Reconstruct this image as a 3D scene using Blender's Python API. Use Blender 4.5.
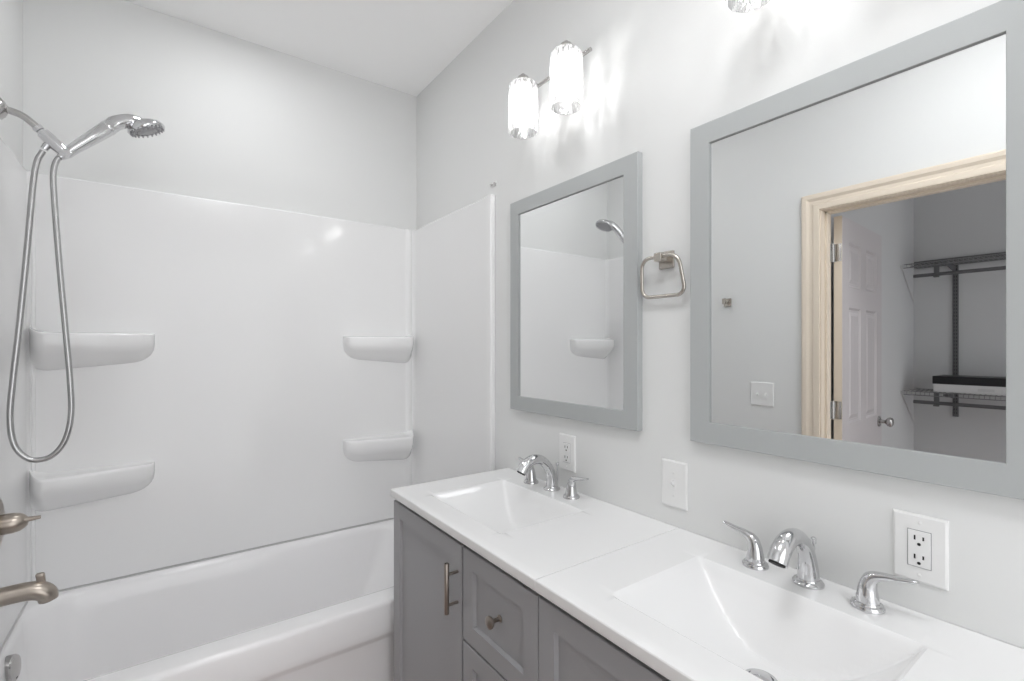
import bpy, bmesh, math, random
from mathutils import Vector, Matrix
PI = math.pi
random.seed(4)
for o in list(bpy.data.objects):
    bpy.data.objects.remove(o)
S = bpy.context.scene
C = S.collection

# ------------------------------------------------------------------ camera, world, exposure
cam_d = bpy.data.cameras.new('camera')
cam = bpy.data.objects.new('camera', cam_d)
C.objects.link(cam)
cam.location = (0, 0, 1.385)
cam.rotation_euler = (math.radians(90), 0, math.radians(-35.8))
cam_d.sensor_width = 36
cam_d.lens = 481 / 1024 * 36
cam_d.shift_y = 6.5 / 1024
cam_d.clip_start = 0.02
S.camera = cam
w = bpy.data.worlds.new('world')
S.world = w
w.use_nodes = True
w.node_tree.nodes['Background'].inputs[0].default_value = (0.97, 0.98, 1, 1)
w.node_tree.nodes['Background'].inputs[1].default_value = 1.9     # fill light let in through the added openings behind camera and closet
S.view_settings.view_transform = 'Standard'
S.view_settings.look = 'None'
S.view_settings.gamma = 1
S.view_settings.use_curve_mapping = False
S.view_settings.exposure = 0.27
BULB = 235.0           # emission of the lamp filaments
TUBL = 52.0             # emission of the recessed light over the tub
FILL = 13.0             # emission of the bowl lamps added out of view for fill
S.cycles.max_bounces = 16
S.cycles.diffuse_bounces = 10
S.cycles.glossy_bounces = 8
S.cycles.transparent_max_bounces = 16
S.cycles.caustics_reflective = False
S.cycles.caustics_refractive = False
S.cycles.blur_glossy = 0.5
S.cycles.sample_clamp_indirect = 6

# ------------------------------------------------------------------ dimensions
W = 1.14        # vanity wall
L = -0.425      # shower / door wall
D = 2.493       # wall behind the tub
H = 2.785       # ceiling
FY = -1.0       # wall behind the camera
TF = 1.688      # front of the tub
CZ = 0.891      # counter top
VY = -0.806     # step from the first vanity to the second
MY = -0.812     # step from the first mirror to the second

# ------------------------------------------------------------------ materials
def mat(name, col, rough=0.5, metal=0.0, spec=0.5, coat=0.0, bump=None, vary=None, aniso=0.0):
    m = bpy.data.materials.new(name)
    m.use_nodes = True
    nt = m.node_tree
    b = nt.nodes['Principled BSDF']
    b.inputs['Base Color'].default_value = (*col, 1)
    b.inputs['Roughness'].default_value = rough
    b.inputs['Metallic'].default_value = metal
    b.inputs['Specular IOR Level'].default_value = spec
    b.inputs['Coat Weight'].default_value = coat
    b.inputs['Coat Roughness'].default_value = 0.05
    tc = nt.nodes.new('ShaderNodeTexCoord')
    if bump:
        sc, st, di = bump
        n = nt.nodes.new('ShaderNodeTexNoise')
        n.inputs['Scale'].default_value = sc
        n.inputs['Detail'].default_value = 3
        nt.links.new(tc.outputs['Object'], n.inputs['Vector'])
        bp = nt.nodes.new('ShaderNodeBump')
        bp.inputs['Strength'].default_value = st
        bp.inputs['Distance'].default_value = di
        nt.links.new(n.outputs['Fac'], bp.inputs['Height'])
        nt.links.new(bp.outputs['Normal'], b.inputs['Normal'])
    if vary:
        sc, amt = vary
        n = nt.nodes.new('ShaderNodeTexNoise')
        n.inputs['Scale'].default_value = sc
        n.inputs['Detail'].default_value = 4
        nt.links.new(tc.outputs['Object'], n.inputs['Vector'])
        r = nt.nodes.new('ShaderNodeMapRange')
        r.inputs['To Min'].default_value = max(0.0, rough - amt)
        r.inputs['To Max'].default_value = rough + amt
        nt.links.new(n.outputs['Fac'], r.inputs['Value'])
        nt.links.new(r.outputs[0], b.inputs['Roughness'])
    return m

M = {}
M['paint'] = mat('wall_paint', (0.71, 0.715, 0.71), 0.55, spec=0.3, bump=(260, 0.08, 0.002))
M['ceiling'] = mat('ceiling_paint', (0.92, 0.92, 0.918), 0.8, spec=0.2, bump=(300, 0.08, 0.002))
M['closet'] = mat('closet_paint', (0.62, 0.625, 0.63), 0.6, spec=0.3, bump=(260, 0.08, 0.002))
M['acrylic'] = mat('white_acrylic', (0.795, 0.795, 0.795), 0.14, spec=0.4, vary=(3, 0.03))
M['tub'] = mat('tub_enamel', (0.84, 0.835, 0.84), 0.12, spec=0.5, vary=(3, 0.03))
M['marble'] = mat('cultured_marble', (0.835, 0.835, 0.837), 0.12, spec=0.5, vary=(5, 0.03))
M['cabinet'] = mat('cabinet_grey', (0.325, 0.325, 0.335), 0.42, spec=0.4, bump=(180, 0.04, 0.001))
M['dark_gap'] = mat('cabinet_inside', (0.12, 0.12, 0.12), 0.8)
M['frame'] = mat('mirror_frame_grey', (0.40, 0.415, 0.415), 0.45, spec=0.35, bump=(200, 0.04, 0.001))
M['mirror'] = mat('mirror_glass', (0.90, 0.91, 0.91), 0.0, 1.0)
M['chrome'] = mat('chrome', (0.66, 0.66, 0.67), 0.07, 1.0, vary=(12, 0.02))
M['nickel'] = mat('brushed_nickel', (0.52, 0.485, 0.44), 0.27, 1.0)
M['bronze'] = mat('warm_nickel', (0.40, 0.355, 0.31), 0.30, 1.0)
M['pull'] = mat('pull_nickel', (0.36, 0.32, 0.285), 0.28, 1.0)
M['satin'] = mat('satin_chrome', (0.52, 0.51, 0.50), 0.18, 1.0)
M['hose'] = mat('hose_metal', (0.44, 0.44, 0.44), 0.25, 1.0)
M['plastic'] = mat('white_plastic', (0.77, 0.77, 0.765), 0.35, spec=0.4)
M['slot'] = mat('slot_black', (0.015, 0.015, 0.015), 0.7)
M['grey_plastic'] = mat('grey_plastic', (0.35, 0.35, 0.36), 0.4)
M['casing'] = mat('primed_casing', (0.72, 0.635, 0.53), 0.5, spec=0.3, bump=(90, 0.05, 0.001))
M['door'] = mat('door_paint', (0.56, 0.53, 0.54), 0.4, spec=0.4)
M['track'] = mat('track_grey', (0.14, 0.14, 0.145), 0.45, 0.3)
M['wire'] = mat('wire_white', (0.62, 0.62, 0.62), 0.4)
M['wire_grey'] = mat('wire_grey', (0.22, 0.22, 0.225), 0.4)
M['black'] = mat('black_lid', (0.012, 0.012, 0.014), 0.35)
M['box'] = mat('box_white', (0.72, 0.72, 0.72), 0.5)
M['caulk'] = mat('caulk', (0.55, 0.55, 0.55), 0.6)

def floor_mat():
    m = mat('floor_planks', (0.42, 0.33, 0.27), 0.4)
    nt = m.node_tree
    b = nt.nodes['Principled BSDF']
    tc = nt.nodes.new('ShaderNodeTexCoord')
    br = nt.nodes.new('ShaderNodeTexBrick')
    br.inputs['Scale'].default_value = 1.0
    br.inputs['Brick Width'].default_value = 1.2
    br.inputs['Row Height'].default_value = 0.18
    br.inputs['Mortar Size'].default_value = 0.003
    br.inputs['Color1'].default_value = (0.40, 0.31, 0.28, 1)
    br.inputs['Color2'].default_value = (0.34, 0.265, 0.24, 1)
    br.inputs['Mortar'].default_value = (0.12, 0.09, 0.08, 1)
    nt.links.new(tc.outputs['Object'], br.inputs['Vector'])
    nt.links.new(br.outputs['Color'], b.inputs['Base Color'])
    return m
M['floor'] = floor_mat()

def shade_mat():
    # clear crackle glass: lets the lamp through in irregular streaks, scatters the rest
    m = bpy.data.materials.new('crackle_glass')
    m.use_nodes = True
    nt = m.node_tree
    nt.nodes.clear()
    N = nt.nodes.new
    out = N('ShaderNodeOutputMaterial')
    tc = N('ShaderNodeTexCoord')
    mp = N('ShaderNodeMapping')
    mp.inputs['Scale'].default_value = (1, 1, 0.22)
    vo = N('ShaderNodeTexVoronoi')
    vo.feature = 'DISTANCE_TO_EDGE'
    vo.inputs['Scale'].default_value = 95
    n = N('ShaderNodeTexNoise')
    n.inputs['Scale'].default_value = 120
    n.inputs['Detail'].default_value = 2
    n.inputs['Distortion'].default_value = 1.2
    nt.links.new(tc.outputs['Object'], mp.inputs['Vector'])
    nt.links.new(mp.outputs[0], n.inputs['Vector'])
    nt.links.new(tc.outputs['Object'], vo.inputs['Vector'])
    rp = N('ShaderNodeMapRange')
    rp.inputs['From Min'].default_value = 0.44
    rp.inputs['From Max'].default_value = 0.60
    rp.inputs['To Min'].default_value = 0.04
    rp.inputs['To Max'].default_value = 0.72
    nt.links.new(n.outputs['Fac'], rp.inputs['Value'])
    tr = N('ShaderNodeBsdfTransparent')
    tl = N('ShaderNodeBsdfTranslucent')
    tl.inputs['Color'].default_value = (0.62, 0.62, 0.62, 1)
    gl = N('ShaderNodeBsdfGlossy')
    gl.inputs['Roughness'].default_value = 0.15
    bp = N('ShaderNodeBump')
    bp.inputs['Strength'].default_value = 0.6
    bp.inputs['Distance'].default_value = 0.003
    nt.links.new(vo.outputs['Distance'], bp.inputs['Height'])
    nt.links.new(bp.outputs[0], gl.inputs['Normal'])
    m1 = N('ShaderNodeMixShader')
    m1.inputs[0].default_value = 0.12
    nt.links.new(tl.outputs[0], m1.inputs[1])
    nt.links.new(gl.outputs[0], m1.inputs[2])
    m2 = N('ShaderNodeMixShader')
    nt.links.new(rp.outputs[0], m2.inputs[0])
    nt.links.new(m1.outputs[0], m2.inputs[1])
    nt.links.new(tr.outputs[0], m2.inputs[2])
    nt.links.new(m2.outputs[0], out.inputs['Surface'])
    return m
M['shade'] = shade_mat()

def emit_mat(name, col, s):
    m = bpy.data.materials.new(name)
    m.use_nodes = True
    nt = m.node_tree
    nt.nodes.clear()
    o = nt.nodes.new('ShaderNodeOutputMaterial')
    e = nt.nodes.new('ShaderNodeEmission')
    e.inputs[0].default_value = (*col, 1)
    e.inputs[1].default_value = s
    nt.links.new(e.outputs[0], o.inputs[0])
    return m
M['downlight'] = emit_mat('downlight_lens', (0.975, 0.985, 1), TUBL)
M['fill_dome'] = emit_mat('fill_lamp_dome', (0.975, 0.985, 1), FILL)
M['closet_fill_dome'] = emit_mat('closet_fill_lamp_dome', (1, 0.99, 0.98), FILL * 0.33)
M['bulb'] = emit_mat('lamp_glow', (1, 0.99, 0.98), BULB)

# ------------------------------------------------------------------ mesh helpers
def wloc(o):
    v = Vector((0, 0, 0))
    while o is not None:
        v += o.location
        o = o.parent
    return v

def obj(name, bm, m, parent=None, smooth=True, bevel=0.0, seg=2, angle=35):
    """link bm (given in world coordinates) as one mesh object"""
    bmesh.ops.recalc_face_normals(bm, faces=bm.faces)
    me = bpy.data.meshes.new(name)
    if parent is not None:
        bmesh.ops.translate(bm, verts=bm.verts, vec=-wloc(parent))
    bm.to_mesh(me)
    bm.free()
    me.materials.append(m)
    if smooth:
        for p in me.polygons:
            p.use_smooth = True
        me.set_sharp_from_angle(angle=math.radians(angle))
    o = bpy.data.objects.new(name, me)
    C.objects.link(o)
    o.parent = parent
    if bevel:
        b = o.modifiers.new('bevel', 'BEVEL')
        b.width = bevel
        b.segments = seg
        b.limit_method = 'ANGLE'
        b.angle_limit = math.radians(40)
        b.harden_normals = True
    return o

def tag(o, label, cat, group=None):
    o['label'] = label
    o['category'] = cat
    if group:
        o['group'] = group
    return o

def thing(name, label, cat, loc, group=None):
    o = bpy.data.objects.new(name, None)
    o.empty_display_size = 0.05
    C.objects.link(o)
    o.location = loc
    return tag(o, label, cat, group)

def struct(name, bm, m, **k):
    o = obj(name, bm, m, **k)
    o['kind'] = 'structure'
    return o

def dup(root, delta, label):
    def cp(o, parent):
        c = o.copy()
        C.objects.link(c)
        c.parent = parent
        for ch in list(o.children):
            cp(ch, c)
        return c
    r = cp(root, None)
    r.location = root.location + Vector(delta)
    r['label'] = label
    return r

def box(bm, x0, x1, y0, y1, z0, z1):
    v = [bm.verts.new(p) for p in ((x0, y0, z0), (x1, y0, z0), (x1, y1, z0), (x0, y1, z0),
                                   (x0, y0, z1), (x1, y0, z1), (x1, y1, z1), (x0, y1, z1))]
    for f in ((3, 2, 1, 0), (4, 5, 6, 7), (0, 1, 5, 4), (1, 2, 6, 5), (2, 3, 7, 6), (3, 0, 4, 7)):
        bm.faces.new([v[i] for i in f])
    return bm

def bx(*a):
    return box(bmesh.new(), *a)

def spline(pts, n=8):
    P = [Vector(p) for p in pts]
    P = [P[0] * 2 - P[1]] + P + [P[-1] * 2 - P[-2]]
    out = []
    for i in range(1, len(P) - 2):
        a, b, c, d = P[i - 1:i + 3]
        for k in range(n):
            t = k / n
            out.append(0.5 * (2 * b + (c - a) * t + (2 * a - 5 * b + 4 * c - d) * t * t + (3 * b - a - 3 * c + d) * t ** 3))
    out.append(P[-2])
    return out

def spline_r(rad, n=8):
    return [v.x for v in spline([(r, 0, 0) for r in rad], n)]

def tube(bm, pts, rad, seg=16, cap=True, flat=None, closed=False):
    """sweep a circle along pts; flat = (axis vector, factor) squashes the section along an axis"""
    P = [Vector(p) for p in pts]
    n = len(P)
    if not hasattr(rad, '__len__'):
        rad = [rad] * n
    T = []
    for i in range(n):
        if closed:
            T.append((P[(i + 1) % n] - P[i - 1]).normalized())
        else:
            T.append((P[min(i + 1, n - 1)] - P[max(i - 1, 0)]).normalized())
    ref = Vector((0, 0, 1)) if abs(T[0].z) < 0.8 else Vector((0, 1, 0))
    u = (ref - T[0] * ref.dot(T[0])).normalized()
    rings = []
    for i in range(n):
        u = (u - T[i] * u.dot(T[i])).normalized()
        v = T[i].cross(u)
        ring = []
        for k in range(seg):
            a = 2 * PI * k / seg
            off = (u * math.cos(a) + v * math.sin(a)) * rad[i]
            if flat:
                ax = Vector(flat[0]).normalized()
                fl = flat[1][i] if hasattr(flat[1], '__len__') else flat[1]
                off -= ax * off.dot(ax) * (1 - fl)
            ring.append(bm.verts.new(P[i] + off))
        rings.append(ring)
    m = n if closed else n - 1
    for i in range(m):
        A, B = rings[i], rings[(i + 1) % n]
        for k in range(seg):
            bm.faces.new((A[k], A[(k + 1) % seg], B[(k + 1) % seg], B[k]))
    if cap and not closed:
        bm.faces.new(list(reversed(rings[0])))
        bm.faces.new(rings[-1])
    return bm

def lathe(bm, o, axis, prof, seg=32, sx=1.0):
    """revolve prof = [(radius, height)] about axis at o"""
    z = Vector(axis).normalized()
    ref = Vector((0, 0, 1)) if abs(z.z) < 0.9 else Vector((1, 0, 0))
    x = (ref - z * ref.dot(z)).normalized()
    y = z.cross(x)
    o = Vector(o)
    rings = []
    for r, h in prof:
        if r < 1e-6:
            rings.append([bm.verts.new(o + z * h)])
        else:
            rings.append([bm.verts.new(o + z * h + (x * math.cos(2 * PI * k / seg) + y * math.sin(2 * PI * k / seg) * sx) * r) for k in range(seg)])
    for A, B in zip(rings, rings[1:]):
        for k in range(seg):
            q = [A[k % len(A)], A[(k + 1) % len(A)], B[(k + 1) % len(B)], B[k % len(B)]]
            q = list(dict.fromkeys(q))
            if len(q) > 2:
                bm.faces.new(q)
    if len(rings[0]) > 1:
        bm.faces.new(list(reversed(rings[0])))
    if len(rings[-1]) > 1:
        bm.faces.new(rings[-1])
    return bm

def rrect(x0, x1, y0, y1, r, z, n=8):
    pts = []
    for cx, cy, a0 in ((x1 - r, y1 - r, 0), (x0 + r, y1 - r, 90), (x0 + r, y0 + r, 180), (x1 - r, y0 + r, 270)):
        for k in range(n + 1):
            a = math.radians(a0 + 90 * k / n)
            pts.append(Vector((cx + r * math.cos(a), cy + r * math.sin(a), z)))
    return pts

def loft(bm, loops, cap0=False, cap1=False):
    R = [[bm.verts.new(p) for p in l] for l in loops]
    n = len(R[0])
    for A, B in zip(R, R[1:]):
        for k in range(n):
            bm.faces.new((A[k], A[(k + 1) % n], B[(k + 1) % n], B[k]))
    if cap0:
        bm.faces.new(list(reversed(R[0])))
    if cap1:
        bm.faces.new(R[-1])
    return bm

# ------------------------------------------------------------------ room shell
T = 0.115
DY0, DY1 = 0.30, 1.05      # door opening along the left wall
DZ = 2.07
CX, CY0, CY1 = -2.41, -0.7, 1.19    # closet back wall and its two sides
struct('wall_right', bx(W, W + T, FY - T, D + T, 0, H), M['paint'], smooth=False)
struct('wall_back', bx(L - T, W, D, D + T, 0, H), M['paint'], smooth=False)
bm = bx(L - T, L, DY1 + 0.02, D, 0, H)
box(bm, L - T, L, FY, DY0 - 0.02, 0, H)
box(bm, L - T, L, DY0 - 0.02, DY1 + 0.02, DZ + 0.02, H)
struct('wall_left', bm, M['paint'], smooth=False)
bm = bx(L - T, L + 0.10, FY - T, FY, 0, H)          # unseen wide opening, added to let fill light in
box(bm, W - 0.10, W, FY - T, FY, 0, H)
box(bm, L + 0.10, W - 0.10, FY - T, FY, 2.40, H)
struct('wall_front', bm, M['paint'], smooth=False)
struct('floor', bx(CX - T, W + T, FY - T, D + T, -0.1, 0), M['floor'], smooth=False)
struct('ceiling', bx(CX - T, W + T, FY - T, D + T, H, H + 0.1), M['ceiling'], smooth=False)
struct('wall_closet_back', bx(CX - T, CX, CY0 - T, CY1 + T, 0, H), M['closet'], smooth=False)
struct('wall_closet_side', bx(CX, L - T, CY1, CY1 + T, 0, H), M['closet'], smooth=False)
bm = bx(CX, -2.15, CY0 - T, CY0, 0, H)            # unseen doorway, added to brighten the lower closet walls
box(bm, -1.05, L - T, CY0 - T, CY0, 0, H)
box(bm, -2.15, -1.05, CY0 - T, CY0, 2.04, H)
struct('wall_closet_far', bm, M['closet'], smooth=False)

# door casing (bathroom side): stepped profile swept round the opening
def casing():
    bm = bmesh.new()
    prof = [(0.0, 0.0), (0.0, 0.011), (0.010, 0.014), (0.026, 0.014), (0.031, 0.010), (0.045, 0.011), (0.058, 0.019), (0.074, 0.021), (0.080, 0.018), (0.080, 0.0)]
    rows = []
    for d, h in prof:
        x = L + h
        e = 0.006 + d
        rows.append([Vector((x, DY1 + e, 0.0)), Vector((x, DY1 + e, DZ + e)), Vector((x, DY0 - e, DZ + e)), Vector((x, DY0 - e, 0.0))])
    V = [[bm.verts.new(p) for p in r] for r in rows]
    n = len(V)
    for i in range(n):
        A, B = V[i], V[(i + 1) % n]
        for k in range(3):
            bm.faces.new((A[k], A[k + 1], B[k + 1], B[k]))
    bm.faces.new([r[0] for r in V])
    bm.faces.new([r[3] for r in V])
    return bm
struct('trim_1', casing(), M['casing'], angle=20)
bm = bx(L - T, L + 0.001, DY1, DY1 + 0.02, 0, DZ)
box(bm, L - T, L + 0.001, DY0 - 0.02, DY0, 0, DZ)
box(bm, L - T, L + 0.001, DY0 - 0.02, DY1 + 0.02, DZ, DZ + 0.02)
box(bm, L - 0.075, L - 0.04, DY1 - 0.011, DY1, 0, DZ)      # door stops
box(bm, L - 0.075, L - 0.04, DY0, DY0 + 0.011, 0, DZ)
box(bm, L - 0.075, L - 0.04, DY0, DY1, DZ - 0.011, DZ)
struct('trim_2', bm, M['casing'], bevel=0.001)

# six-panel door, swung open into the closet
def six_panel():
    """local: x 0..w along the door, y 0..t (face at y = 0), z 0..h"""
    w_, t_, h_ = 0.715, 0.038, 2.045
    bm = bmesh.new()
    xs = [0, 0.105, 0.31, 0.405, 0.61, w_]
    zs = [0, 0.22, 0.80, 0.97, 1.58, 1.69, 1.92, h_]
    pan = {(i, j) for i in (1, 3) for j in (1, 3, 5)}
    for face, y in ((0, 0.0), (1, t_)):
        sg = 1 if face == 0 else -1
        for i in range(5):
            for j in range(7):
                x0, x1, z0, z1 = xs[i], xs[i + 1], zs[j], zs[j + 1]
                if (i, j) in pan:
                    loops = []
                    for ins, dep in ((0, 0), (0.010, 0.009), (0.022, 0.009), (0.042, 0.003)):
                        loops.append([Vector((a, y + sg * dep, b)) for a, b in ((x0 + ins, z0 + ins), (x1 - ins, z0 + ins), (x1 - ins, z1 - ins), (x0 + ins, z1 - ins))])
                    loft(bm, loops, cap1=True)
                else:
                    bm.faces.new([bm.verts.new((a, y, b)) for a, b in ((x0, z0), (x1, z0), (x1, z1), (x0, z1))])
    for a in (0.0, w_):
        bm.faces.new([bm.verts.new((a, y, z)) for y, z in ((0, 0), (t_, 0), (t_, h_), (0, h_))])
    for z in (0.0, h_):
        bm.faces.new([bm.verts.new((x, y, z)) for x, y in ((0, 0), (w_, 0), (w_, t_), (0, t_))])
    bmesh.ops.remove_doubles(bm, verts=bm.verts, dist=1e-5)
    return bm
dm = Matrix.Translation((L - T - 0.018, 1.006, 0.012)) @ Matrix.Rotation(PI - math.radians(3.8), 4, 'Z') @ Matrix.Scale(-1, 4, (0, 1, 0))
bm = six_panel()
bm.transform(dm)
door = struct('door_1', bm, M['door'], angle=12)
bm = bx(-0.0008, 0.0, 0.0005, 0.0375, 0.0, 2.045)
bm.transform(dm)
e = obj('door_edge', bm, M['casing'], door)
e['label'] = 'bare cream coloured hinge edge of the door'
for sd in (0, 1):
    bm = bmesh.new()
    kx, kz = 0.655, 0.93
    y = 0.0 if sd == 0 else 0.038
    s = -1 if sd == 0 else 1
    lathe(bm, (kx, y, kz), (0, s, 0), [(0.032, 0.0), (0.032, 0.004), (0.026, 0.008), (0.012, 0.011), (0.010, 0.030), (0.016, 0.036), (0.025, 0.044), (0.0285, 0.054), (0.026, 0.064), (0.016, 0.070), (0, 0.072)])
    bm.transform(dm)
    obj('door_knob', bm, M['satin'], door)
for hz in (0.22, 1.06, 1.87):
    bm = bx(L - T - 0.022, L - T + 0.024, DY1 - 0.0025, DY1 + 0.0005, hz - 0.045, hz + 0.045)
    tube(bm, [(L - T - 0.008, DY1 - 0.006, hz - 0.048), (L - T - 0.008, DY1 - 0.006, hz + 0.048)], 0.0065, 12)
    b2 = bx(-0.002, 0.0005, 0.003, 0.034, hz - 0.057, hz + 0.033)
    b2.transform(dm)
    me_ = bpy.data.meshes.new('t')
    b2.to_mesh(me_)
    b2.free()
    bm.from_mesh(me_)
    bpy.data.meshes.remove(me_)
    obj('hinge', bm, M['satin'], door)

# ------------------------------------------------------------------ tub surround
ST = 2.032           # top of the panels
SB = 0.462
sur = thing('tub_surround', 'glossy white moulded tub surround with four corner shelves above the bathtub', 'tub surround', (0.36, D, SB))
PB, PL, PR = D - 0.018, L + 0.019, W - 0.025     # panel faces
def panel_bm(x0, x1, y0, y1):
    return bx(x0, x1, y0, y1, SB, ST)
bm = panel_bm(L + 0.001, W - 0.001, PB, D - 0.0005)
obj('back_panel', bm, M['acrylic'], sur, bevel=0.008, seg=4)
def side_panel(xw, xf, s):
    bm = bmesh.new()
    # plan profile: thin panel, thicker rounded bead along the front edge
    pr = [(xw, TF + 0.012), (xf - s * 0.006, TF + 0.012), (xf - s * 0.001, TF + 0.016), (xf, TF + 0.024), (xf, TF + 0.05), (xf - s * 0.003, TF + 0.075),
          (xf - s * 0.003, PB - 0.03), (xf - s * 0.001, PB - 0.014), (xf + s * 0.004, PB - 0.004), (xf + s * 0.008, PB), (xw, PB)]
    lo = [[Vector((x, y, z)) for x, y in pr] for z in (SB, ST - 0.006)]
    top = [Vector((x if x == xw else x - s * 0.005, y, ST)) for x, y in pr]
    loft(bm, lo + [top], cap0=True, cap1=True)
    return bm
obj('side_panel', side_panel(W - 0.0005, PR, -1), M['acrylic'], sur, bevel=0.0015)
obj('side_panel', side_panel(L + 0.0005, PL, 1), M['acrylic'], sur, bevel=0.0015)
def corner_bead(x0, x1):
    bm = bmesh.new()
    n = 8
    pts = [(x0 + (x1 - x0) * k / n, PB - 0.007 * math.sin(PI * k / n) ** 0.7) for k in range(n + 1)]
    pts = pts + [(x1, PB + 0.002), (x0, PB + 0.002)]
    loft(bm, [[Vector((x, y, z)) for x, y in pts] for z in (SB, ST - 0.003)], cap0=True, cap1=True)
    return bm
obj('corner_bead', corner_bead(PR - 0.048, PR - 0.012), M['acrylic'], sur)
obj('corner_bead', corner_bead(PL + 0.003, PL + 0.018), M['acrylic'], sur)
def shelf_bm(xc, s, zt, deep):
    """corner shelf: xc = corner x, s = +1 runs to +x; zt = height of its top"""
    bm = bmesh.new()
    ln = 0.372
    N = 56
    loops = []
    for i in range(N + 1):
        t = (i / N) ** 1.35
        if t > 0.9:
            t = 0.9 + 0.1 * (1 - (1 - (t - 0.9) / 0.1) ** 1.6)
        x = xc + s * ln * t
        d = deep * (1 - t) + 0.050 * t + 0.010 * math.sin(PI * t)
        q0 = min(1.0, ln * t / 0.055)
        d *= 1 - 0.99 * (1 - q0) ** 2
        e = 1.0
        if t > 0.955:
            e = math.sqrt(max(0.0, 1 - ((t - 0.955) / 0.045) ** 2))
        d = max(d * e, 0.0008)
        belly = 0.146 - 0.035 * t
        g = 1.0
        if t > 0.76:
            g = 0.42 + 0.58 * math.sqrt(max(0.0, 1 - ((t - 0.76) / 0.24) ** 2.6))
        up = 0.022 * (1 - q0) ** 2
        rr = 0.011 * min(1, d / 0.03)
        prof = [(0, 0.003), (-d * 0.25, 0.001), (-d * 0.6, 0), (-(d - rr), 0.0)]
        for k in range(1, 6):
            a = k / 5 * PI / 2
            prof.append((-(d - rr + rr * math.sin(a)), -rr + rr * math.cos(a)))
        prof += [(-d * 0.995, -0.030), (-d * 0.975, -0.046), (-d * 0.92, -0.062)]
        for k in range(1, 9):
            q = k / 8
            prof.append((-d * 0.92 * (1 - q) ** 1.25, -0.062 - (belly - 0.062) * (1 - (1 - q) ** 1.7)))
        loops.append([Vector((x, PB + 0.002 + y, zt + up + z * g)) for y, z in prof])
    loft(bm, loops, cap0=True, cap1=True)
    return bm
for xc, s in ((PL, 1), (PR - 0.012, -1)):
    for zt in (1.438, 0.912):
        obj('shelf', shelf_bm(xc, s, zt, 0.122), M['acrylic'], sur, angle=60)

# little two-pronged bracket on the wall over the panel edge
hk = thing('wall_bracket', 'tiny clear bracket on the wall above the front edge of the tub surround', 'bracket', (W, 1.708, 2.08))
bm = bx(W - 0.004, W, 1.690, 1.727, 2.070, 2.089)
obj('plate', bm, M['plastic'], hk, bevel=0.001)
for yy in (1.697, 1.720):
    bm = bmesh.new()
    lathe(bm, (W - 0.0035, yy, 2.078), (-1, 0, 0), [(0.005, 0), (0.005, 0.006), (0.003, 0.009), (0, 0.0095)], 12)
    obj('prong', bm, M['satin'], hk)

# ------------------------------------------------------------------ bathtub
tub = thing('bathtub', 'white built-in bathtub filling the alcove under the surround', 'bathtub', (0.36, 2.09, 0))
X0, X1, Y0, Y1 = L + 0.001, W - 0.001, TF, D - 0.001
RZ = 0.458
ins = [  # left, right, front, back, radius, z
    (0.000, 0.000, 0.000, 0.000, 0.004, 0.36),
    (0.000, 0.000, 0.000, 0.000, 0.006, RZ - 0.016),
    (0.000, 0.000, 0.003, 0.000, 0.010, RZ - 0.007),
    (0.001, 0.001, 0.008, 0.001, 0.014, RZ - 0.0015),
    (0.003, 0.003, 0.015, 0.003, 0.018, RZ),
    (0.022, 0.075, 0.085, 0.026, 0.140, RZ),
    (0.026, 0.082, 0.097, 0.033, 0.146, RZ - 0.003),
    (0.030, 0.090, 0.107, 0.041, 0.150, RZ - 0.012),
    (0.033, 0.097, 0.114, 0.048, 0.154, RZ - 0.030),
    (0.038, 0.112, 0.120, 0.058, 0.158, RZ - 0.080),
    (0.055, 0.160, 0.130, 0.084, 0.160, 0.26),
    (0.095, 0.210, 0.142, 0.108, 0.165, 0.16),
    (0.115, 0.250, 0.160, 0.128, 0.160, 0.115),
    (0.160, 0.310, 0.205, 0.175, 0.150, 0.100),
]
bm = bmesh.new()
loft(bm, [rrect(X0 + a, X1 - b, Y0 + c, Y1 - d, r, z, 10) for a, b, c, d, r, z in ins], cap1=True)
obj('basin', bm, M['tub'], tub, angle=60)
# apron with a recessed lower panel
bm = bmesh.new()
pr = [(0.0, 0.365), (-0.0005, 0.345), (0.003, 0.335), (0.012, 0.322), (0.016, 0.312), (0.018, 0.0), (0.05, 0.0), (0.05, 0.365)]
loft(bm, [[Vector((x, TF + 0.0005 + y, z)) for y, z in pr] for x in (X0, X1)], cap0=True, cap1=True)
obj('apron', bm, M['tub'], tub, angle=60)
bm = bmesh.new()
on = Vector((0.97, -0.22, 0.05)).normalized()
oc = Vector((L + 0.047, 2.085, 0.402))
lathe(bm, oc, on, [(0.033, -0.014), (0.033, 0.004), (0.030, 0.008), (0.014, 0.0105), (0, 0.011)], 32)
bmesh.ops.scale(bm, vec=(1, 1, 1.25), verts=bm.verts, space=Matrix.Translation((0, 0, -0.402)))
op = obj('overflow_plate', bm, M['satin'], tub)
bm = bmesh.new()
lathe(bm, oc + on * 0.0085 + Vector((0, 0, -0.027)), on, [(0.006, -0.004), (0.006, 0.0015), (0, 0.002)], 12)
obj('slot', bm, M['slot'], op)
bm = bx(PL - 0.001, PR + 0.001, PB - 0.0012, PB + 0.004, RZ, SB + 0.0005)
box(bm, PL - 0.004, PL + 0.002, TF + 0.03, PB, RZ, SB + 0.001)
box(bm, PR - 0.002, PR + 0.004, TF + 0.03, PB, RZ, SB + 0.001)
o = obj('caulk_line', bm, M['caulk'], tub)
o['label'] = 'grey caulk joint along the tub deck'

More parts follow.
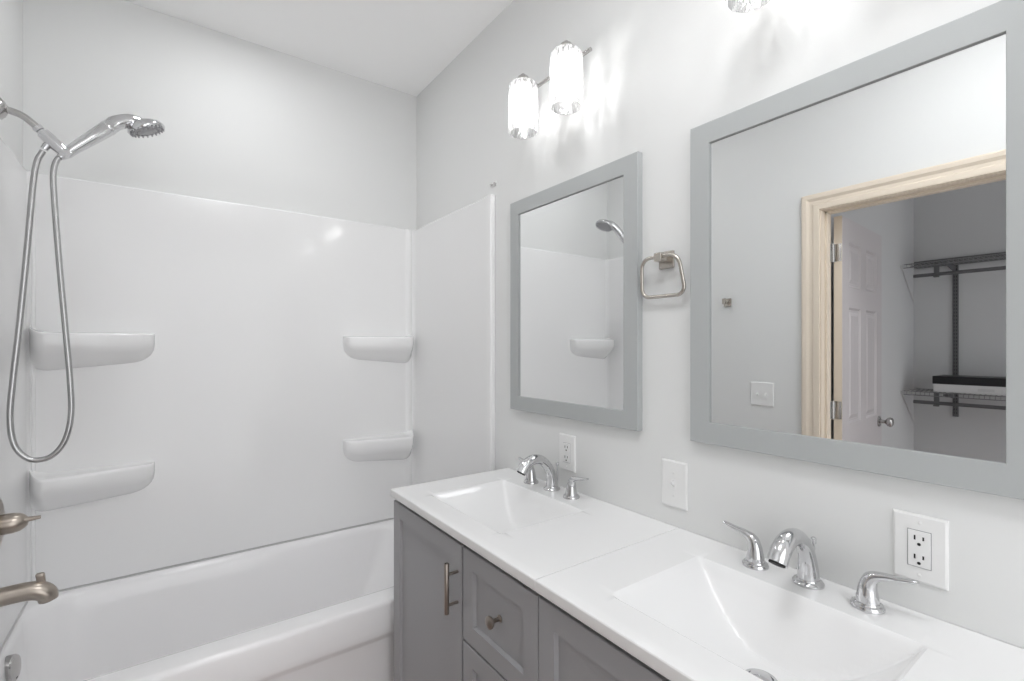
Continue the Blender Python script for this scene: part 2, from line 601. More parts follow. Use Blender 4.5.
# ------------------------------------------------------------------ hand shower
SY = 2.10
hs = thing('hand_shower', 'chrome hand shower on its wall arm with a long looping metal hose', 'shower', (L, SY, 2.11))
bm = bmesh.new()
lathe(bm, (L, SY, 2.112), (1, 0, 0), [(0.033, 0.0), (0.033, 0.012), (0.031, 0.020), (0.024, 0.027), (0.015, 0.032), (0.011, 0.034)], 32)
obj('wall_flange', bm, M['satin'], hs)
bm = bmesh.new()
tube(bm, spline([(L + 0.002, SY, 2.112), (-0.395, SY, 2.112), (-0.362, SY, 2.104), (-0.335, SY, 2.084), (-0.318, SY, 2.066)]), 0.0105, 16)
obj('shower_arm', bm, M['satin'], hs)
# holder: collar, body and ball joint
A, B = Vector((-0.326, SY, 2.075)), Vector((-0.253, SY, 2.000))
dr = (B - A).normalized()
bm = bmesh.new()
lathe(bm, A, dr, [(0.010, -0.004), (0.0135, -0.002), (0.0135, 0.010), (0.010, 0.012), (0.010, 0.016), (0.0165, 0.018), (0.0180, 0.03), (0.0195, 0.07), (0.0185, 0.085), (0.0205, 0.088), (0.0205, 0.102), (0.012, 0.106), (0, 0.107)], 24)
hol = obj('holder', bm, M['chrome'], hs)
bm = bmesh.new()
p = A + dr * 0.045
tube(bm, [p + Vector((0, 0, -0.006)), p + Vector((-0.010, 0, -0.020)), p + Vector((-0.016, 0, -0.032))], [0.009, 0.011, 0.010], 16)
obj('hose_outlet', bm, M['chrome'], hol)
# wand
h0, h1 = Vector((-0.262, SY, 2.006)), Vector((-0.148, SY + 0.044, 2.145))
hd = (h1 - h0).normalized()
ln = (h1 - h0).length
bm = bmesh.new()
lathe(bm, h0, hd, [(0.0, -0.022), (0.009, -0.020), (0.0125, -0.012), (0.0125, 0.0), (0.0165, 0.004), (0.0162, 0.03), (0.0205, ln * 0.55), (0.0235, ln * 0.85), (0.0225, ln * 0.875), (0.0240, ln * 0.89), (0.0240, ln * 0.94), (0.0225, ln * 0.955), (0.0230, ln)], 24)
obj('wand', bm, M['chrome'], hs)
# head: swept shell from the wand into a disc
nrm = Vector((0.40, 0.04, -0.91)).normalized()
hc = Vector((-0.058, SY + 0.072, 2.176))
bm = bmesh.new()
lathe(bm, hc, nrm, [(0.0, -0.022), (0.018, -0.0215), (0.036, -0.017), (0.050, -0.008), (0.0575, 0.003), (0.0590, 0.010), (0.0570, 0.014), (0.050, 0.0155), (0.0, 0.0155)], 40)
tube(bm, spline([h1 - hd * 0.004, h1 + hd * 0.018, hc - nrm * 0.0 + Vector((-0.046, -0.014, 0.004)), hc + Vector((-0.014, -0.004, 0.010)), hc + Vector((0.018, 0, 0.008))], 6),
     spline_r([0.0230, 0.0235, 0.0225, 0.018, 0.008], 6), 20)
hd_o = obj('shower_head', bm, M['chrome'], hs, angle=50)
bm = bmesh.new()
lathe(bm, hc, nrm, [(0.046, 0.0145), (0.046, 0.0172), (0.041, 0.0185), (0.030, 0.0175), (0.024, 0.0205), (0.012, 0.0215), (0, 0.0215)], 32)
sf = obj('spray_face', bm, M['grey_plastic'], hd_o)
xa = nrm.orthogonal().normalized()
ya = nrm.cross(xa)
bm = bmesh.new()
for r_, n_, rr in ((0.051, 22, 0.0030), (0.036, 14, 0.0042), (0.018, 7, 0.0030)):
    for k in range(n_):
        a = 2 * PI * k / n_
        c = hc + nrm * 0.0155 + (xa * math.cos(a) + ya * math.sin(a)) * r_
        lathe(bm, c, nrm, [(rr, 0.0), (rr * 0.8, 0.006), (0, 0.007)], 8)
o = obj('nozzle_ring', bm, M['grey_plastic'], hd_o)
def at(u, v, y=SY):
    th = math.radians(35.8) + math.atan((u - 512) / 481)
    x = y * math.tan(th)
    d = 0.58496 * x + 0.81106 * y
    return (x, y, 1.385 + (347 - v) / 481 * d)
hp = [at(43, 151), at(37, 162), at(33, 185), at(28, 240), at(20, 320), at(13, 380), at(10, 418), at(14, 444), at(25, 457), at(38, 460),
      at(53, 455), at(65, 440), at(71, 415), at(70, 380), at(65, 325), at(59, 260), at(54, 195), at(53.5, 172), at(57, 160), at(63, 155)]
bm = bmesh.new()
tube(bm, spline(hp, 10), 0.0082, 14)
obj('hose', bm, M['hose'], hs)

# ------------------------------------------------------------------ valve handle and tub spout
SV = 2.07
vh = thing('shower_valve', 'warm nickel shower valve handle on the surround above the tub spout', 'faucet handle', (PL - 0.003, SV, 0.850))
bm = bmesh.new()
lathe(bm, (PL - 0.0035, SV, 0.850), (1, 0, 0), [(0.080, 0.0), (0.080, 0.002), (0.076, 0.0035), (0.036, 0.0045)], 40)
obj('escutcheon', bm, M['bronze'], vh)
bm = bmesh.new()
lathe(bm, (PL + 0.0015, SV, 0.850), (1, 0, 0.03), [(0.029, 0.0), (0.0305, 0.005), (0.0305, 0.030), (0.027, 0.046), (0.020, 0.056), (0.013, 0.062), (0, 0.064)], 32)
hb = obj('handle', bm, M['bronze'], vh)
bm = bmesh.new()
tube(bm, spline([(PL + 0.038, SV - 0.004, 0.855), (PL + 0.064, SV - 0.006, 0.857), (PL + 0.093, SV - 0.008, 0.859)], 5), spline_r([0.014, 0.0105, 0.0068], 5), 14, flat=((0, 0, 1), 0.75))
obj('lever', bm, M['bronze'], hb)

sp = thing('tub_spout', 'warm nickel tub spout with pull-up diverter over the tub rim', 'tub spout', (PL - 0.003, SV, 0.63))
bm = bmesh.new()
pts = [(PL - 0.003, SV, 0.632), (PL + 0.03, SV, 0.634), (PL + 0.064, SV, 0.634), (PL + 0.090, SV, 0.628), (PL + 0.106, SV, 0.614), (PL + 0.110, SV, 0.595)]
tube(bm, spline(pts, 6), spline_r([0.0275, 0.0275, 0.0275, 0.0275, 0.026, 0.0235], 6), 24)
sb = obj('spout_body', bm, M['bronze'], sp)
bm = bmesh.new()
loft(bm, [rrect(PL + 0.100 + q - h, PL + 0.100 + q + h, SV - v, SV + v, min(h, v) * 0.6, z, 4) for h, v, z, q in ((0.010, 0.006, 0.642, -0.004), (0.010, 0.006, 0.656, -0.006), (0.0105, 0.008, 0.672, -0.008), (0.0105, 0.008, 0.679, -0.009), (0.008, 0.006, 0.682, -0.009))], cap0=True, cap1=True)
obj('diverter_knob', bm, M['bronze'], sp)
bm = bmesh.new()
lathe(bm, (PL + 0.1102, SV, 0.5945), (0.22, 0, -1), [(0.0185, 0.0), (0.0185, 0.002), (0.013, 0.003), (0.013, 0.0005), (0, 0.0005)], 20)
obj('outlet_ring', bm, M['slot'], sp)

# ------------------------------------------------------------------ vanities
VX = 0.650                 # face of the doors
VY0, VY1 = 0.8045, 1.6085    # first cabinet
van = thing('vanity_cabinet', 'grey shaker vanity cabinet beside the bathtub, with a bar pull on its door', 'vanity', (0.9, 1.20, 0), 'grey vanities along the wall')
CT = 0.8640
def carcass():
    bm = bmesh.new()
    xf = VX + 0.020
    box(bm, xf, W - 0.002, VY0, VY0 + 0.016, 0.0, CT)
    box(bm, xf, W - 0.002, VY1 - 0.016, VY1, 0.0, CT)
    box(bm, xf + 0.002, W - 0.002, VY0 + 0.016, VY1 - 0.016, 0.10, 0.116)
    box(bm, W - 0.010, W - 0.002, VY0 + 0.016, VY1 - 0.016, 0.116, CT)
    box(bm, xf, xf + 0.018, VY0 + 0.016, VY1 - 0.016, CT - 0.035, CT)      # face frame
    box(bm, xf, xf + 0.018, VY0 + 0.016, VY1 - 0.016, 0.10, 0.135)
    box(bm, xf, xf + 0.018, 1.108, 1.150, 0.135, CT - 0.035)
    box(bm, xf, xf + 0.018, VY0 + 0.016, VY0 + 0.036, 0.135, CT - 0.035)
    box(bm, xf, xf + 0.018, VY1 - 0.036, VY1 - 0.016, 0.135, CT - 0.035)
    for z in (0.594, 0.35):
        box(bm, xf, xf + 0.018, VY0 + 0.036, 1.108, z - 0.015, z + 0.015)
    box(bm, VX + 0.075, VX + 0.090, VY0 + 0.016, VY1 - 0.016, 0.0, 0.10)     # toe kick
    return bm
obj('carcass', carcass(), M['cabinet'], van, bevel=0.001)
def shaker(y0, y1, z0, z1, st):
    """shaker front facing -x"""
    bm = bmesh.new()
    def lp(i, x):
        return [Vector((x, a, b)) for a, b in ((y0 + i, z0 + i), (y1 - i, z0 + i), (y1 - i, z1 - i), (y0 + i, z1 - i))]
    loft(bm, [lp(0.0, VX + 0.0195), lp(0, VX + 0.0015), lp(0.0015, VX), lp(st, VX), lp(st + 0.0035, VX + 0.010)], cap0=True, cap1=True)
    return bm
dr_ = obj('door', shaker(1.1355, 1.6105, 0.105, 0.848, 0.051), M['cabinet'], van, angle=15)
bm = bmesh.new()
PX = VX - 0.034
tube(bm, [(PX, 1.156, 0.664), (PX, 1.156, 0.666), (PX, 1.156, 0.799), (PX, 1.156, 0.801)], [0.0058, 0.0070, 0.0070, 0.0058], 16)
for z in (0.687, 0.770):
    tube(bm, [(PX, 1.156, z), (VX + 0.001, 1.156, z)], 0.0042, 12)
obj('bar_pull', bm, M['pull'], dr_)
def knob_bm(yc, zc):
    bm = bmesh.new()
    lathe(bm, (VX + 0.010, yc, zc), (-1, 0, 0), [(0.009, 0.0), (0.009, 0.002), (0.0055, 0.004), (0.005, 0.016), (0.007, 0.020), (0.0125, 0.024), (0.0155, 0.029), (0.0150, 0.033), (0.009, 0.037), (0, 0.038)], 28)
    return bm
for z0, z1 in ((0.602, 0.848), (0.358, 0.596), (0.105, 0.352)):
    d_ = obj('drawer', shaker(0.8075, 1.1265, z0, z1, 0.050), M['cabinet'], van, angle=15)
    obj('knob', knob_bm(0.9655, (z0 + z1) / 2), M['pull'], d_)

# counter with integrated basin
TX0, TX1 = 0.637, W - 0.0015
TY0, TY1 = 0.8008, 1.6055
BX0, BX1, BY0, BY1 = 0.719, 1.025, 1.047, 1.472
BYC = (BY0 + BY1) / 2
def basin_depth(x, y):
    a = min(x - BX0, BX1 - x)
    b = min(y - BY0, BY1 - y)
    if a <= 0 or b <= 0:
        return 0.0
    hw = (BY1 - BY0) / 2
    ty = abs(y - BYC) / hw
    side = 0.134 * (1 - ty ** 1.75)
    back = (BX1 - x) * 1.9
    frt = (x - BX0) * 1.1
    bot = 0.127 - 0.10 * abs(x - 0.90) ** 2
    k = 0.006
    v = [side, back, frt, bot]
    mn = min(v)
    sm = mn - k * math.log(sum(math.exp(-(q - mn) / k) for q in v))
    e = min(a, b)
    sm = max(sm, min(mn * 0.5, 0.004))
    lip = min(1.0, e / 0.012)
    return max(0.0, sm * (0.35 + 0.65 * lip))
def top_bm():
    def lin(a, b, n):
        return [a + (b - a) * i / n for i in range(n + 1)]
    def dense(a, b, n):     # finer near both ends
        return [a + (b - a) * (0.5 - 0.5 * math.cos(PI * i / n)) * 0.4 + (b - a) * i / n * 0.6 for i in range(n + 1)]
    xs = lin(TX0 + 0.003, BX0, 3)[:-1] + dense(BX0, BX1, 46) + lin(BX1, TX1, 3)[1:]
    ys = lin(TY0 + 0.001, BY0, 5)[:-1] + dense(BY0, BY1, 60) + lin(BY1, TY1 - 0.002, 3)[1:]
    bm = bmesh.new()
    G = [[bm.verts.new((x, y, CZ - basin_depth(x, y))) for y in ys] for x in xs]
    for i in range(len(xs) - 1):
        for j in range(len(ys) - 1):
            bm.faces.new((G[i][j], G[i + 1][j], G[i + 1][j + 1], G[i][j + 1]))
    nx, ny = len(xs), len(ys)
    ring = [(i, 0) for i in range(nx)] + [(nx - 1, j) for j in range(1, ny)] + [(i, ny - 1) for i in range(nx - 2, -1, -1)] + [(0, j) for j in range(ny - 2, 0, -1)]
    prev = [G[i][j] for i, j in ring]
    def out(p, e):
        x, y = p.x, p.y
        if x < TX0 + 0.01: x = TX0 + 0.003 - 0.003 * e
        if y < TY0 + 0.01: y = TY0 + 0.001 - 0.001 * e
        if y > TY1 - 0.01: y = TY1 - 0.002 + 0.002 * e
        return x, y
    for e, z in ((0.6, -0.0008), (1.0, -0.003), (1.0, -0.022), (0.6, -0.0255)):
        cur = []
        for v0, (i, j) in zip(prev, ring):
            x, y = out(Vector((xs[i], ys[j], 0)), e)
            cur.append(bm.verts.new((x, y, CZ + z)))
        for k in range(len(ring)):
            q = (k + 1) % len(ring)
            bm.faces.new((prev[k], prev[q], cur[q], cur[k]))
        prev = cur
    return bm
top = thing('basin_countertop', 'white vanity top with sloped basin at the tub end of the wall', 'countertop', (0.9, 1.20, 0.866), 'white vanity tops with basins')
obj('counter', top_bm(), M['marble'], top, angle=28)
dx, dyc = 0.895, BYC
dz = CZ - basin_depth(dx, dyc)
bm = bmesh.new()
lathe(bm, (dx, dyc, dz - 0.004), (0, 0, 1), [(0.031, 0.0), (0.031, 0.006), (0.029, 0.0085), (0.024, 0.008), (0.0225, 0.004), (0.0, 0.004)], 36)
drn = obj('drain', bm, M['chrome'], top)
bm = bmesh.new()
lathe(bm, (dx, dyc, dz), (0, 0, 1), [(0.019, 0.0), (0.0195, 0.007), (0.017, 0.011), (0.006, 0.013), (0, 0.013)], 32)
obj('stopper', bm, M['chrome'], drn)

# widespread faucet
FX = 1.083
FYC = BYC + 0.016
fau = thing('faucet', 'chrome faucet with two lever handles on the vanity top beside the tub', 'faucet', (FX, FYC, CZ), 'chrome faucets on the vanity tops')
bm = bmesh.new()
SX = FX + 0.008
pts = [(SX, FYC, CZ + 0.004), (SX - 0.001, FYC, CZ + 0.028), (SX - 0.007, FYC, CZ + 0.058), (SX - 0.024, FYC, CZ + 0.088), (SX - 0.053, FYC, CZ + 0.109), (SX - 0.088, FYC, CZ + 0.112), (SX - 0.117, FYC, CZ + 0.098), (SX - 0.134, FYC, CZ + 0.076)]
tube(bm, spline(pts, 7), spline_r([0.0215, 0.0195, 0.0172, 0.0160, 0.0165, 0.0178, 0.0185, 0.0190], 7), 24)
spt = obj('spout', bm, M['chrome'], fau, angle=50)
bm = bmesh.new()
lathe(bm, (SX, FYC, CZ), (0, 0, 1), [(0.0290, 0.0), (0.0290, 0.004), (0.0265, 0.0075), (0.0225, 0.009), (0.0215, 0.012)], 36)
obj('base_ring', bm, M['chrome'], spt)
bm = bmesh.new()
lathe(bm, (SX - 0.1343, FYC, CZ + 0.0756), (-0.55, 0, -0.84), [(0.0150, 0.0), (0.0150, 0.0012), (0.012, 0.0015), (0, 0.0008)], 24)
obj('aerator', bm, M['slot'], spt)
bm = bmesh.new()
tube(bm, [(FX + 0.033, FYC, CZ + 0.002), (FX + 0.033, FYC, CZ + 0.076), (FX + 0.033, FYC, CZ + 0.078), (FX + 0.033, FYC, CZ + 0.089), (FX + 0.033, FYC, CZ + 0.091)], [0.0028, 0.0028, 0.0052, 0.0052, 0.003], 12)
obj('lift_rod', bm, M['chrome'], fau)
for s in (1, -1):
    yh = FYC + s * 0.107
    bm = bmesh.new()
    pts = [(FX, yh, CZ + 0.006), (FX, yh, CZ + 0.022), (FX, yh + s * 0.001, CZ + 0.042), (FX, yh + s * 0.007, CZ + 0.058), (FX, yh + s * 0.024, CZ + 0.0665), (FX, yh + s * 0.048, CZ + 0.071), (FX, yh + s * 0.066, CZ + 0.0745), (FX, yh + s * 0.076, CZ + 0.077)]
    R_ = spline_r([0.0205, 0.0180, 0.0145, 0.0120, 0.0092, 0.0078, 0.0072, 0.0050], 7)
    F_ = spline_r([1, 1, 1, 0.95, 0.8, 0.65, 0.55, 0.5], 7)
    tube(bm, spline(pts, 7), R_, 20, flat=((0, 0, 1), F_))
    hnd = obj('handle', bm, M['chrome'], fau, angle=60)
    bm = bmesh.new()
    lathe(bm, (FX, yh, CZ), (0, 0, 1), [(0.0275, 0.0), (0.0275, 0.004), (0.0255, 0.0075), (0.0215, 0.009), (0.0205, 0.012)], 36)
    obj('base_ring', bm, M['chrome'], hnd)

dup(van, (0, VY, 0), 'grey shaker vanity cabinet nearest the camera, below the second basin')
dup(top, (0, VY, 0), 'white vanity top with large basin in the foreground at right')
dup(fau, (0, VY - 0.016, 0), 'chrome faucet with two lever handles in the foreground under the big mirror')

# ------------------------------------------------------------------ mirrors
MX = W - 0.022
my0, my1, mz0, mz1 = 0.924, 1.563, 1.139, 1.957
mir = thing('framed_mirror', 'grey framed mirror near the tub, reflecting the shower', 'mirror', (W, (my0 + my1) / 2, mz0), 'grey framed mirrors over the vanities')
bm = bmesh.new()
FW = 0.054
def ml(i, x):
    return [Vector((x, a, b)) for a, b in ((my0 + i, mz0 + i), (my1 - i, mz0 + i), (my1 - i, mz1 - i), (my0 + i, mz1 - i))]
loft(bm, [ml(0.0, W - 0.0005), ml(0, MX + 0.0015), ml(0.0015, MX), ml(FW - 0.001, MX), ml(FW, MX + 0.001), ml(FW + 0.0005, W - 0.015), ml(FW + 0.004, W - 0.0148), ml(FW + 0.004, W - 0.0005)])
obj('frame', bm, M['frame'], mir, angle=15)
bm = bx(W - 0.0160, W - 0.0130, my0 + FW - 0.002, my1 - FW + 0.002, mz0 + FW - 0.002, mz1 - FW + 0.002)
g = obj('mirror_glass', bm, M['mirror'], mir, smooth=False)
g['label'] = 'clear silvered glass'
dup(mir, (0, MY, 0), 'large grey framed mirror in the foreground, reflecting an open door')

# ------------------------------------------------------------------ vanity lights
LX, LZ0, LZ1, LR = 1.022, 2.137, 2.314, 0.051
ly = (1.350, 1.126)
lyc = sum(ly) / 2
lamp = thing('vanity_light', 'two-lamp vanity light with crackle glass shades above the mirror near the tub', 'light fixture', (W, lyc, 2.32), 'vanity lights above the mirrors')
bm = bx(W - 0.022, W - 0.0005, lyc - 0.06, lyc + 0.06, 2.265, 2.375)
obj('backplate', bm, M['satin'], lamp, bevel=0.005)
bm = bmesh.new()
BXX = 1.088
tube(bm, [(BXX, ly[1] - 0.042, 2.324), (BXX, ly[0] + 0.042, 2.324)], 0.0065, 14)
tube(bm, [(BXX, lyc, 2.324), (W - 0.02, lyc, 2.324)], 0.009, 14)
obj('bar', bm, M['satin'], lamp)
for y in ly:
    bm = bmesh.new()
    lathe(bm, (LX, y, 2.309), (0, 0, 1), [(0.026, 0.0), (0.026, 0.006), (0.0245, 0.016), (0.018, 0.026), (0.010, 0.031), (0.006, 0.036), (0, 0.037)], 28)
    tube(bm, spline([(LX + 0.012, y, 2.327), (LX + 0.04, y, 2.331), (BXX, y, 2.324)], 5), 0.006, 12)
    sk = obj('socket', bm, M['satin'], lamp)
    bm = bmesh.new()
    lathe(bm, (LX, y, 2.268), (0, 0, 1), [(0.0, -0.028), (0.005, -0.028), (0.006, 0.0), (0.012, 0.001), (0.016, 0.006), (0.016, 0.040), (0.0, 0.042)], 20)
    obj('lamp_holder', bm, M['plastic'], sk)
    bm = bmesh.new()
    prof = [(0.024, LZ1), (0.038, LZ1 - 0.001), (0.045, LZ1 - 0.005), (0.0495, LZ1 - 0.012), (LR, LZ1 - 0.022), (LR, LZ0 + 0.006), (LR - 0.002, LZ0 + 0.001), (LR - 0.004, LZ0)]
    seg = 48
    R = [[bm.verts.new((LX + r * math.cos(2 * PI * k / seg), y + r * math.sin(2 * PI * k / seg), z)) for k in range(seg)] for r, z in prof]
    for A_, B_ in zip(R, R[1:]):
        for k in range(seg):
            bm.faces.new((A_[k], A_[(k + 1) % seg], B_[(k + 1) % seg], B_[k]))
    obj('glass_shade', bm, M['shade'], lamp, angle=60)
    bm = bmesh.new()
    lathe(bm, (LX, y, 2.208), (0, 0, 1), [(0, 0.0), (0.004, 0.001), (0.006, 0.005), (0.006, 0.026), (0.005, 0.030), (0.004, 0.032)], 16)
    obj('bulb', bm, M['bulb'], lamp)
dup(lamp, (0, MY, 0), 'two-lamp vanity light with crackle glass shades above the foreground mirror')

# ------------------------------------------------------------------ towel ring
ty, tz = 0.837, 1.628
tr = thing('towel_ring', 'brushed nickel towel ring on the wall between the two mirrors', 'towel ring', (W, ty, tz))
bm = bx(W - 0.007, W, ty - 0.024, ty + 0.024, tz - 0.024, tz + 0.024)
obj('wall_plate', bm, M['nickel'], tr, bevel=0.002)
bm = bx(W - 0.046, W - 0.006, ty - 0.012, ty + 0.012, tz - 0.008, tz + 0.016)
obj('post', bm, M['nickel'], tr, bevel=0.002)
bm = bmesh.new()
RX = W - 0.036
# rounded trapezoid, wider at the foot
corner = [(-0.060, 0.006, 0.032), (0.060, 0.006, 0.032), (0.072, -0.102, 0.024), (-0.072, -0.102, 0.024)]
pts = []
for i in range(4):
    p0 = Vector(corner[i - 1][:2]); p1 = Vector(corner[i][:2]); p2 = Vector(corner[(i + 1) % 4][:2])
    a = (p0 - p1).normalized(); b = (p2 - p1).normalized()
    half = math.acos(max(-1, min(1, a.dot(b)))) / 2
    r = corner[i][2]
    t = r / math.tan(half)
    c = p1 + (a + b).normalized() * (r / math.sin(half))
    s0 = (p1 + a * t) - c
    s1 = (p1 + b * t) - c
    a0 = math.atan2(s0.y, s0.x); a1 = math.atan2(s1.y, s1.x)
    d = a1 - a0
    while d > PI: d -= 2 * PI
    while d < -PI: d += 2 * PI
    for k in range(9):
        an = a0 + d * k / 8
        zz = c.y + r * math.sin(an)
        pts.append((RX - 0.16 * zz, ty - (c.x + r * math.cos(an)), tz + c.y + r * math.sin(an)))
tube(bm, pts, 0.0052, 12, closed=True)
obj('ring', bm, M['nickel'], tr, angle=70)

# ------------------------------------------------------------------ outlets and switches
def plate(root, yc, zc, hw, hh, face, sgn):
    """bevelled cover plate; face = wall x, sgn = direction it faces"""
    bm = bmesh.new()
    def lp(i, o):
        return [Vector((face + sgn * o, a, b)) for a, b in ((yc - hw + i, zc - hh + i), (yc + hw - i, zc - hh + i), (yc + hw - i, zc + hh - i), (yc - hw + i, zc + hh - i))]
    loft(bm, [lp(0, 0), lp(0, 0.002), lp(0.001, 0.004), lp(0.004, 0.006)], cap0=True, cap1=True)
    return obj('cover_plate', bm, M['plastic'], root, angle=20)
def screw(root, yc, zc, face, sgn, r=0.0032):
    bm = bmesh.new()
    lathe(bm, (face + sgn * 0.0055, yc, zc), (sgn, 0, 0), [(r, 0), (r, 0.001), (r * 0.6, 0.0018), (0, 0.002)], 14)
    return obj('screw', bm, M['plastic'], root)
def outlet(label, yc, zc):
    o = thing('power_outlet', label, 'outlet', (W, yc, zc), 'power outlets over the counter')
    pl = plate(o, yc, zc, 0.0405, 0.0627, W, -1)
    x = W - 0.006
    bm = bx(x - 0.0004, x + 0.001, yc - 0.0178, yc + 0.0178, zc - 0.0345, zc + 0.0345)
    gp = obj('gap', bm, M['grey_plastic'], pl)
    bm = bx(x - 0.0022, x + 0.001, yc - 0.0165, yc + 0.0165, zc - 0.0332, zc + 0.0332)
    rc = obj('receptacle', bm, M['plastic'], o, bevel=0.001)
    for s in (1, -1):
        z = zc + s * 0.0175
        for yy, hh in ((0.0063, 0.0042), (-0.0063, 0.0034)):
            obj('slot', bx(x - 0.0026, x - 0.0018, yc + yy - 0.0013, yc + yy + 0.0013, z + 0.003 - hh, z + 0.003 + hh), M['slot'], rc)
        bm = bmesh.new()
        lathe(bm, (x - 0.0018, yc, z - 0.0085), (-1, 0, 0), [(0.0028, 0), (0.0028, 0.0008), (0, 0.0008)], 14)
        obj('slot', bm, M['slot'], rc)
        screw(o, yc, zc + s * 0.0485, W, -1)
    return o
outlet('white power outlet on the wall below the mirror near the tub', 1.247, 1.017)
outlet('white power outlet on the wall below the large foreground mirror', 0.2815, 1.0105)
def toggle(root, yc, zc, face, sgn, up):
    x = face + sgn * 0.006
    a = sorted((x - sgn * 0.001, x + sgn * 0.0012))
    bm = bx(a[0], a[1], yc - 0.0055, yc + 0.0055, zc - 0.0125, zc + 0.0125)
    sw = obj('switch_collar', bm, M['plastic'], root, bevel=0.0006)
    bm = bmesh.new()
    loft(bm, [[Vector((x + sgn * o, yc + dy, zc + up * (o * 0.55) + dz)) for dy, dz in ((-h, -v), (h, -v), (h, v), (-h, v))]
              for o, h, v in ((0.0, 0.0042, 0.0075), (0.008, 0.0038, 0.0050), (0.013, 0.0034, 0.0036))], cap0=True, cap1=True)
    obj('toggle', bm, M['plastic'], sw, bevel=0.0008)
sw = thing('light_switch', 'white single light switch on the wall between the mirrors, above the counter', 'light switch', (W, 0.813, 1.008))
plate(sw, 0.813, 1.008, 0.0405, 0.0635, W, -1)
toggle(sw, 0.813, 1.008, W, -1, 1)
for s in (1, -1):
    screw(sw, 0.813, 1.008 + s * 0.031, W, -1, 0.004)
y2, z2 = 1.345, 1.126
sw = thing('light_switch', 'white double light switch seen in the large mirror, beside the door frame', 'light switch', (L, y2, z2))
plate(sw, y2, z2, 0.063, 0.065, L, 1)
for yy in (y2 - 0.023, y2 + 0.023):
    toggle(sw, yy, z2, L, 1, -1)
    for s in (1, -1):
        screw(sw, yy, z2 + s * 0.031, L, 1)
# square robe hook on the same wall
ry, rz = 1.545, 1.645
rh = thing('robe_hook', 'small square nickel robe hook on the wall reflected in the large mirror', 'hook', (L, ry, rz))
obj('wall_plate', bx(L, L + 0.007, ry - 0.023, ry + 0.023, rz - 0.023, rz + 0.023), M['nickel'], rh, bevel=0.0015)
bm = bx(L + 0.006, L + 0.045, ry - 0.010, ry + 0.010, rz - 0.012, rz + 0.004)
box(bm, L + 0.037, L + 0.046, ry - 0.010, ry + 0.010, rz - 0.012, rz + 0.022)
obj('hook_arm', bm, M['nickel'], rh, bevel=0.0012)

# ------------------------------------------------------------------ closet fittings (seen in the large mirror)
tk = thing('shelf_track', 'dark grey slotted shelf track and upright on the closet wall', 'shelf track', (CX, 0.3, 2.01))
obj('hang_rail', bx(CX, CX + 0.014, -0.5, CY1 - 0.005, 1.985, 2.035), M['track'], tk, bevel=0.002)
for yy in (0.948, 0.35, -0.25):
    bm = bx(CX, CX + 0.012, yy - 0.016, yy + 0.016, 0.88, 1.99)
    up = obj('upright', bm, M['track'], tk, bevel=0.002)
    bm = bmesh.new()
    z = 0.90
    while z < 1.97:
        for q in (-0.0065, 0.0065):
            box(bm, CX + 0.0115, CX + 0.0124, yy + q - 0.002, yy + q + 0.002, z, z + 0.014)
        z += 0.026
    s_ = obj('slot_row', bm, M['slot'], up)
def wire_shelf(label, zs, rz_):
    r = thing('wire_shelf', label, 'shelf', (CX, 0.3, zs), 'wire shelves in the closet')
    bm = bmesh.new()
    x0, x1 = CX + 0.014, CX + 0.305
    y0, y1 = -0.5, CY1 - 0.02
    y = y0
    while y <= y1:
        tube(bm, [(x0, y, zs), (x1, y, zs), (x1 + 0.003, y, zs - 0.003), (x1 + 0.003, y, zs - 0.028)], 0.0016, 5)
        y += 0.0254
    for xx, zz in ((x0, zs - 0.003), ((x0 + x1) / 2, zs - 0.003), (x1, zs - 0.003), (x1 + 0.003, zs - 0.028)):
        tube(bm, [(xx, y0, zz), (xx, y1, zz)], 0.003, 6)
    obj('deck', bm, M['wire_grey'], r)
    bm = bmesh.new()
    tube(bm, [(x1 - 0.03, y0, rz_), (x1 - 0.03, y1 - 0.05, rz_)], 0.0125, 14)
    obj('hanging_rod', bm, M['track'], r)
    for yy in (0.948, 0.35, -0.25):
        bm = bmesh.new()
        pts = [(CX + 0.010, zs - 0.012), (CX + 0.31, zs - 0.012), (CX + 0.31, zs - 0.022), (CX + 0.06, zs - 0.055), (CX + 0.010, zs - 0.055)]
        loft(bm, [[Vector((x, q, z)) for x, z in pts] for q in (yy - 0.003, yy + 0.003)], cap0=True, cap1=True)
        br = obj('bracket', bm, M['track'], r)
        bm = bx(x1 - 0.035, x1 - 0.025, yy + 0.030, yy + 0.060, rz_ - 0.022, zs - 0.006)
        box(bm, x1 - 0.035, x1 - 0.010, yy + 0.030, yy + 0.060, rz_ - 0.022, rz_ - 0.012)
        obj('rod_hook', bm, M['track'], r, bevel=0.002)
    bm = bmesh.new()
    tube(bm, [(x1, CY1 - 0.006, zs - 0.01), (CX + 0.02, CY1 - 0.006, zs - 0.26)], 0.005, 8)
    o_ = obj('end_brace', bm, M['wire'], r)
    return r
wire_shelf('upper white wire closet shelf with hanging rod reflected in the large mirror', 1.985, 1.895)
wire_shelf('lower wire closet shelf holding a black and white box', 1.070, 0.992)
bxr = thing('storage_box', 'long white box with black lid lying on the lower closet shelf', 'box', (CX + 0.2, 0.75, 1.073))
o = obj('box_body', bx(CX + 0.05, CX + 0.29, 0.45, 1.008, 1.0725, 1.130), M['box'], bxr, bevel=0.002)
o = obj('lid', bx(CX + 0.046, CX + 0.294, 0.446, 1.012, 1.128, 1.183), M['black'], bxr, bevel=0.003)
o['label'] = 'black lid'
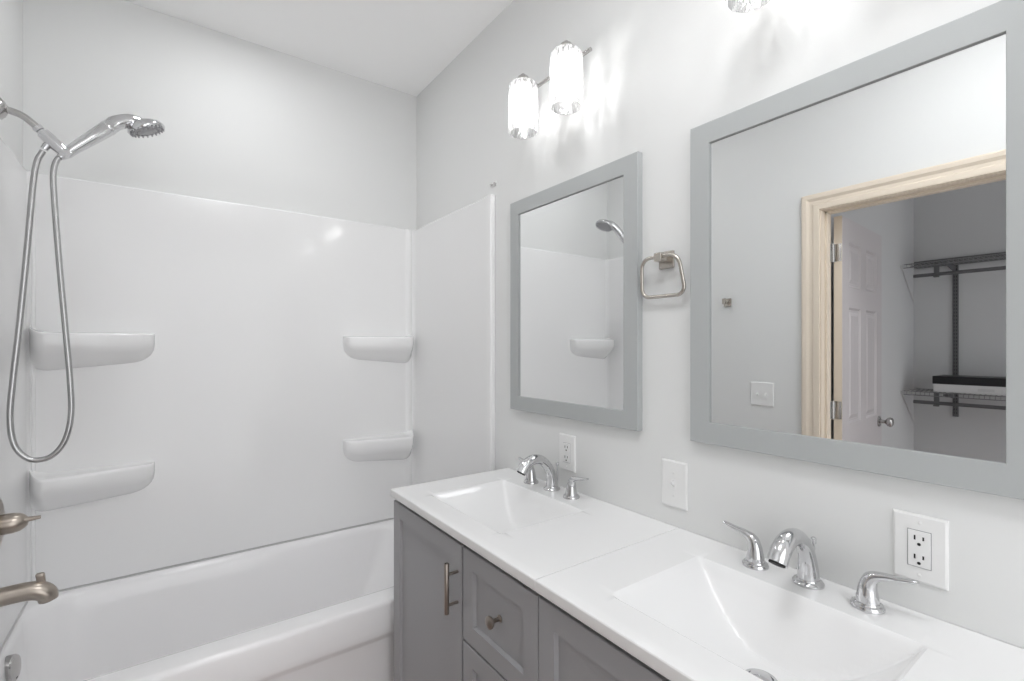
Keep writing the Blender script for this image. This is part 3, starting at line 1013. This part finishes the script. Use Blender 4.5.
o = obj('printed_mark', bx(CX + 0.29, CX + 0.2908, 0.70, 0.78, 1.090, 1.108), M['wire'], bxr)

# ------------------------------------------------------------------ ceiling lamps: added fill bowls, then the recessed light
def fill_globe(name, label, x, y, m, r, drop):
    """added unseen fill lamp: canopy, stem and an opal bowl hanging below the ceiling"""
    t = thing(name, label, 'ceiling light', (x, y, H))
    bm = bmesh.new()
    lathe(bm, (x, y, H), (0, 0, -1), [(0.065, 0.0), (0.065, 0.012), (0.055, 0.020), (0.012, 0.024), (0.010, 0.03)], 32)
    obj('canopy', bm, M['satin'], t)
    bm = bmesh.new()
    tube(bm, [(x, y, H - 0.025), (x, y, H - drop + 0.012)], 0.008, 12)
    obj('stem', bm, M['satin'], t)
    bm = bmesh.new()
    lathe(bm, (x, y, H - drop), (0, 0, -1), [(0, -0.004), (r * 0.6, -0.006), (r * 0.97, 0.0), (r, 0.008), (r * 0.97, 0.022), (r * 0.85, 0.038), (r * 0.6, 0.052), (r * 0.3, 0.06), (0, 0.062)], 40)
    obj('bowl', bm, m, t)
    return t
fill_globe('fill_lamp', 'unseen white opal bowl lamp added to fill the bathroom with light', 0.30, 0.35, M['fill_dome'], 0.24, 0.10)  # added near the camera, out of view, to raise the general light
fill_globe('fill_lamp', 'small unseen opal lamp added to brighten the closet', -1.4, 0.2, M['closet_fill_dome'], 0.12, 0.12)  # added lamp, lifts the closet reflected in the mirror

# recessed light in the ceiling over the tub
rx, ryy = 0.25, 1.98
t = thing('recessed_light', 'round recessed ceiling light over the bathtub', 'ceiling light', (rx, ryy, H))
bm = bmesh.new()
lathe(bm, (rx, ryy, H), (0, 0, -1), [(0.098, 0.0), (0.098, 0.003), (0.092, 0.006), (0.080, 0.006), (0.076, 0.002), (0.076, 0.0)], 40)
obj('trim_ring', bm, M['plastic'], t)
bm = bmesh.new()
lathe(bm, (rx, ryy, H), (0, 0, -1), [(0.075, 0.0), (0.075, 0.002), (0, 0.003)], 40)
obj('lens', bm, M['downlight'], t)
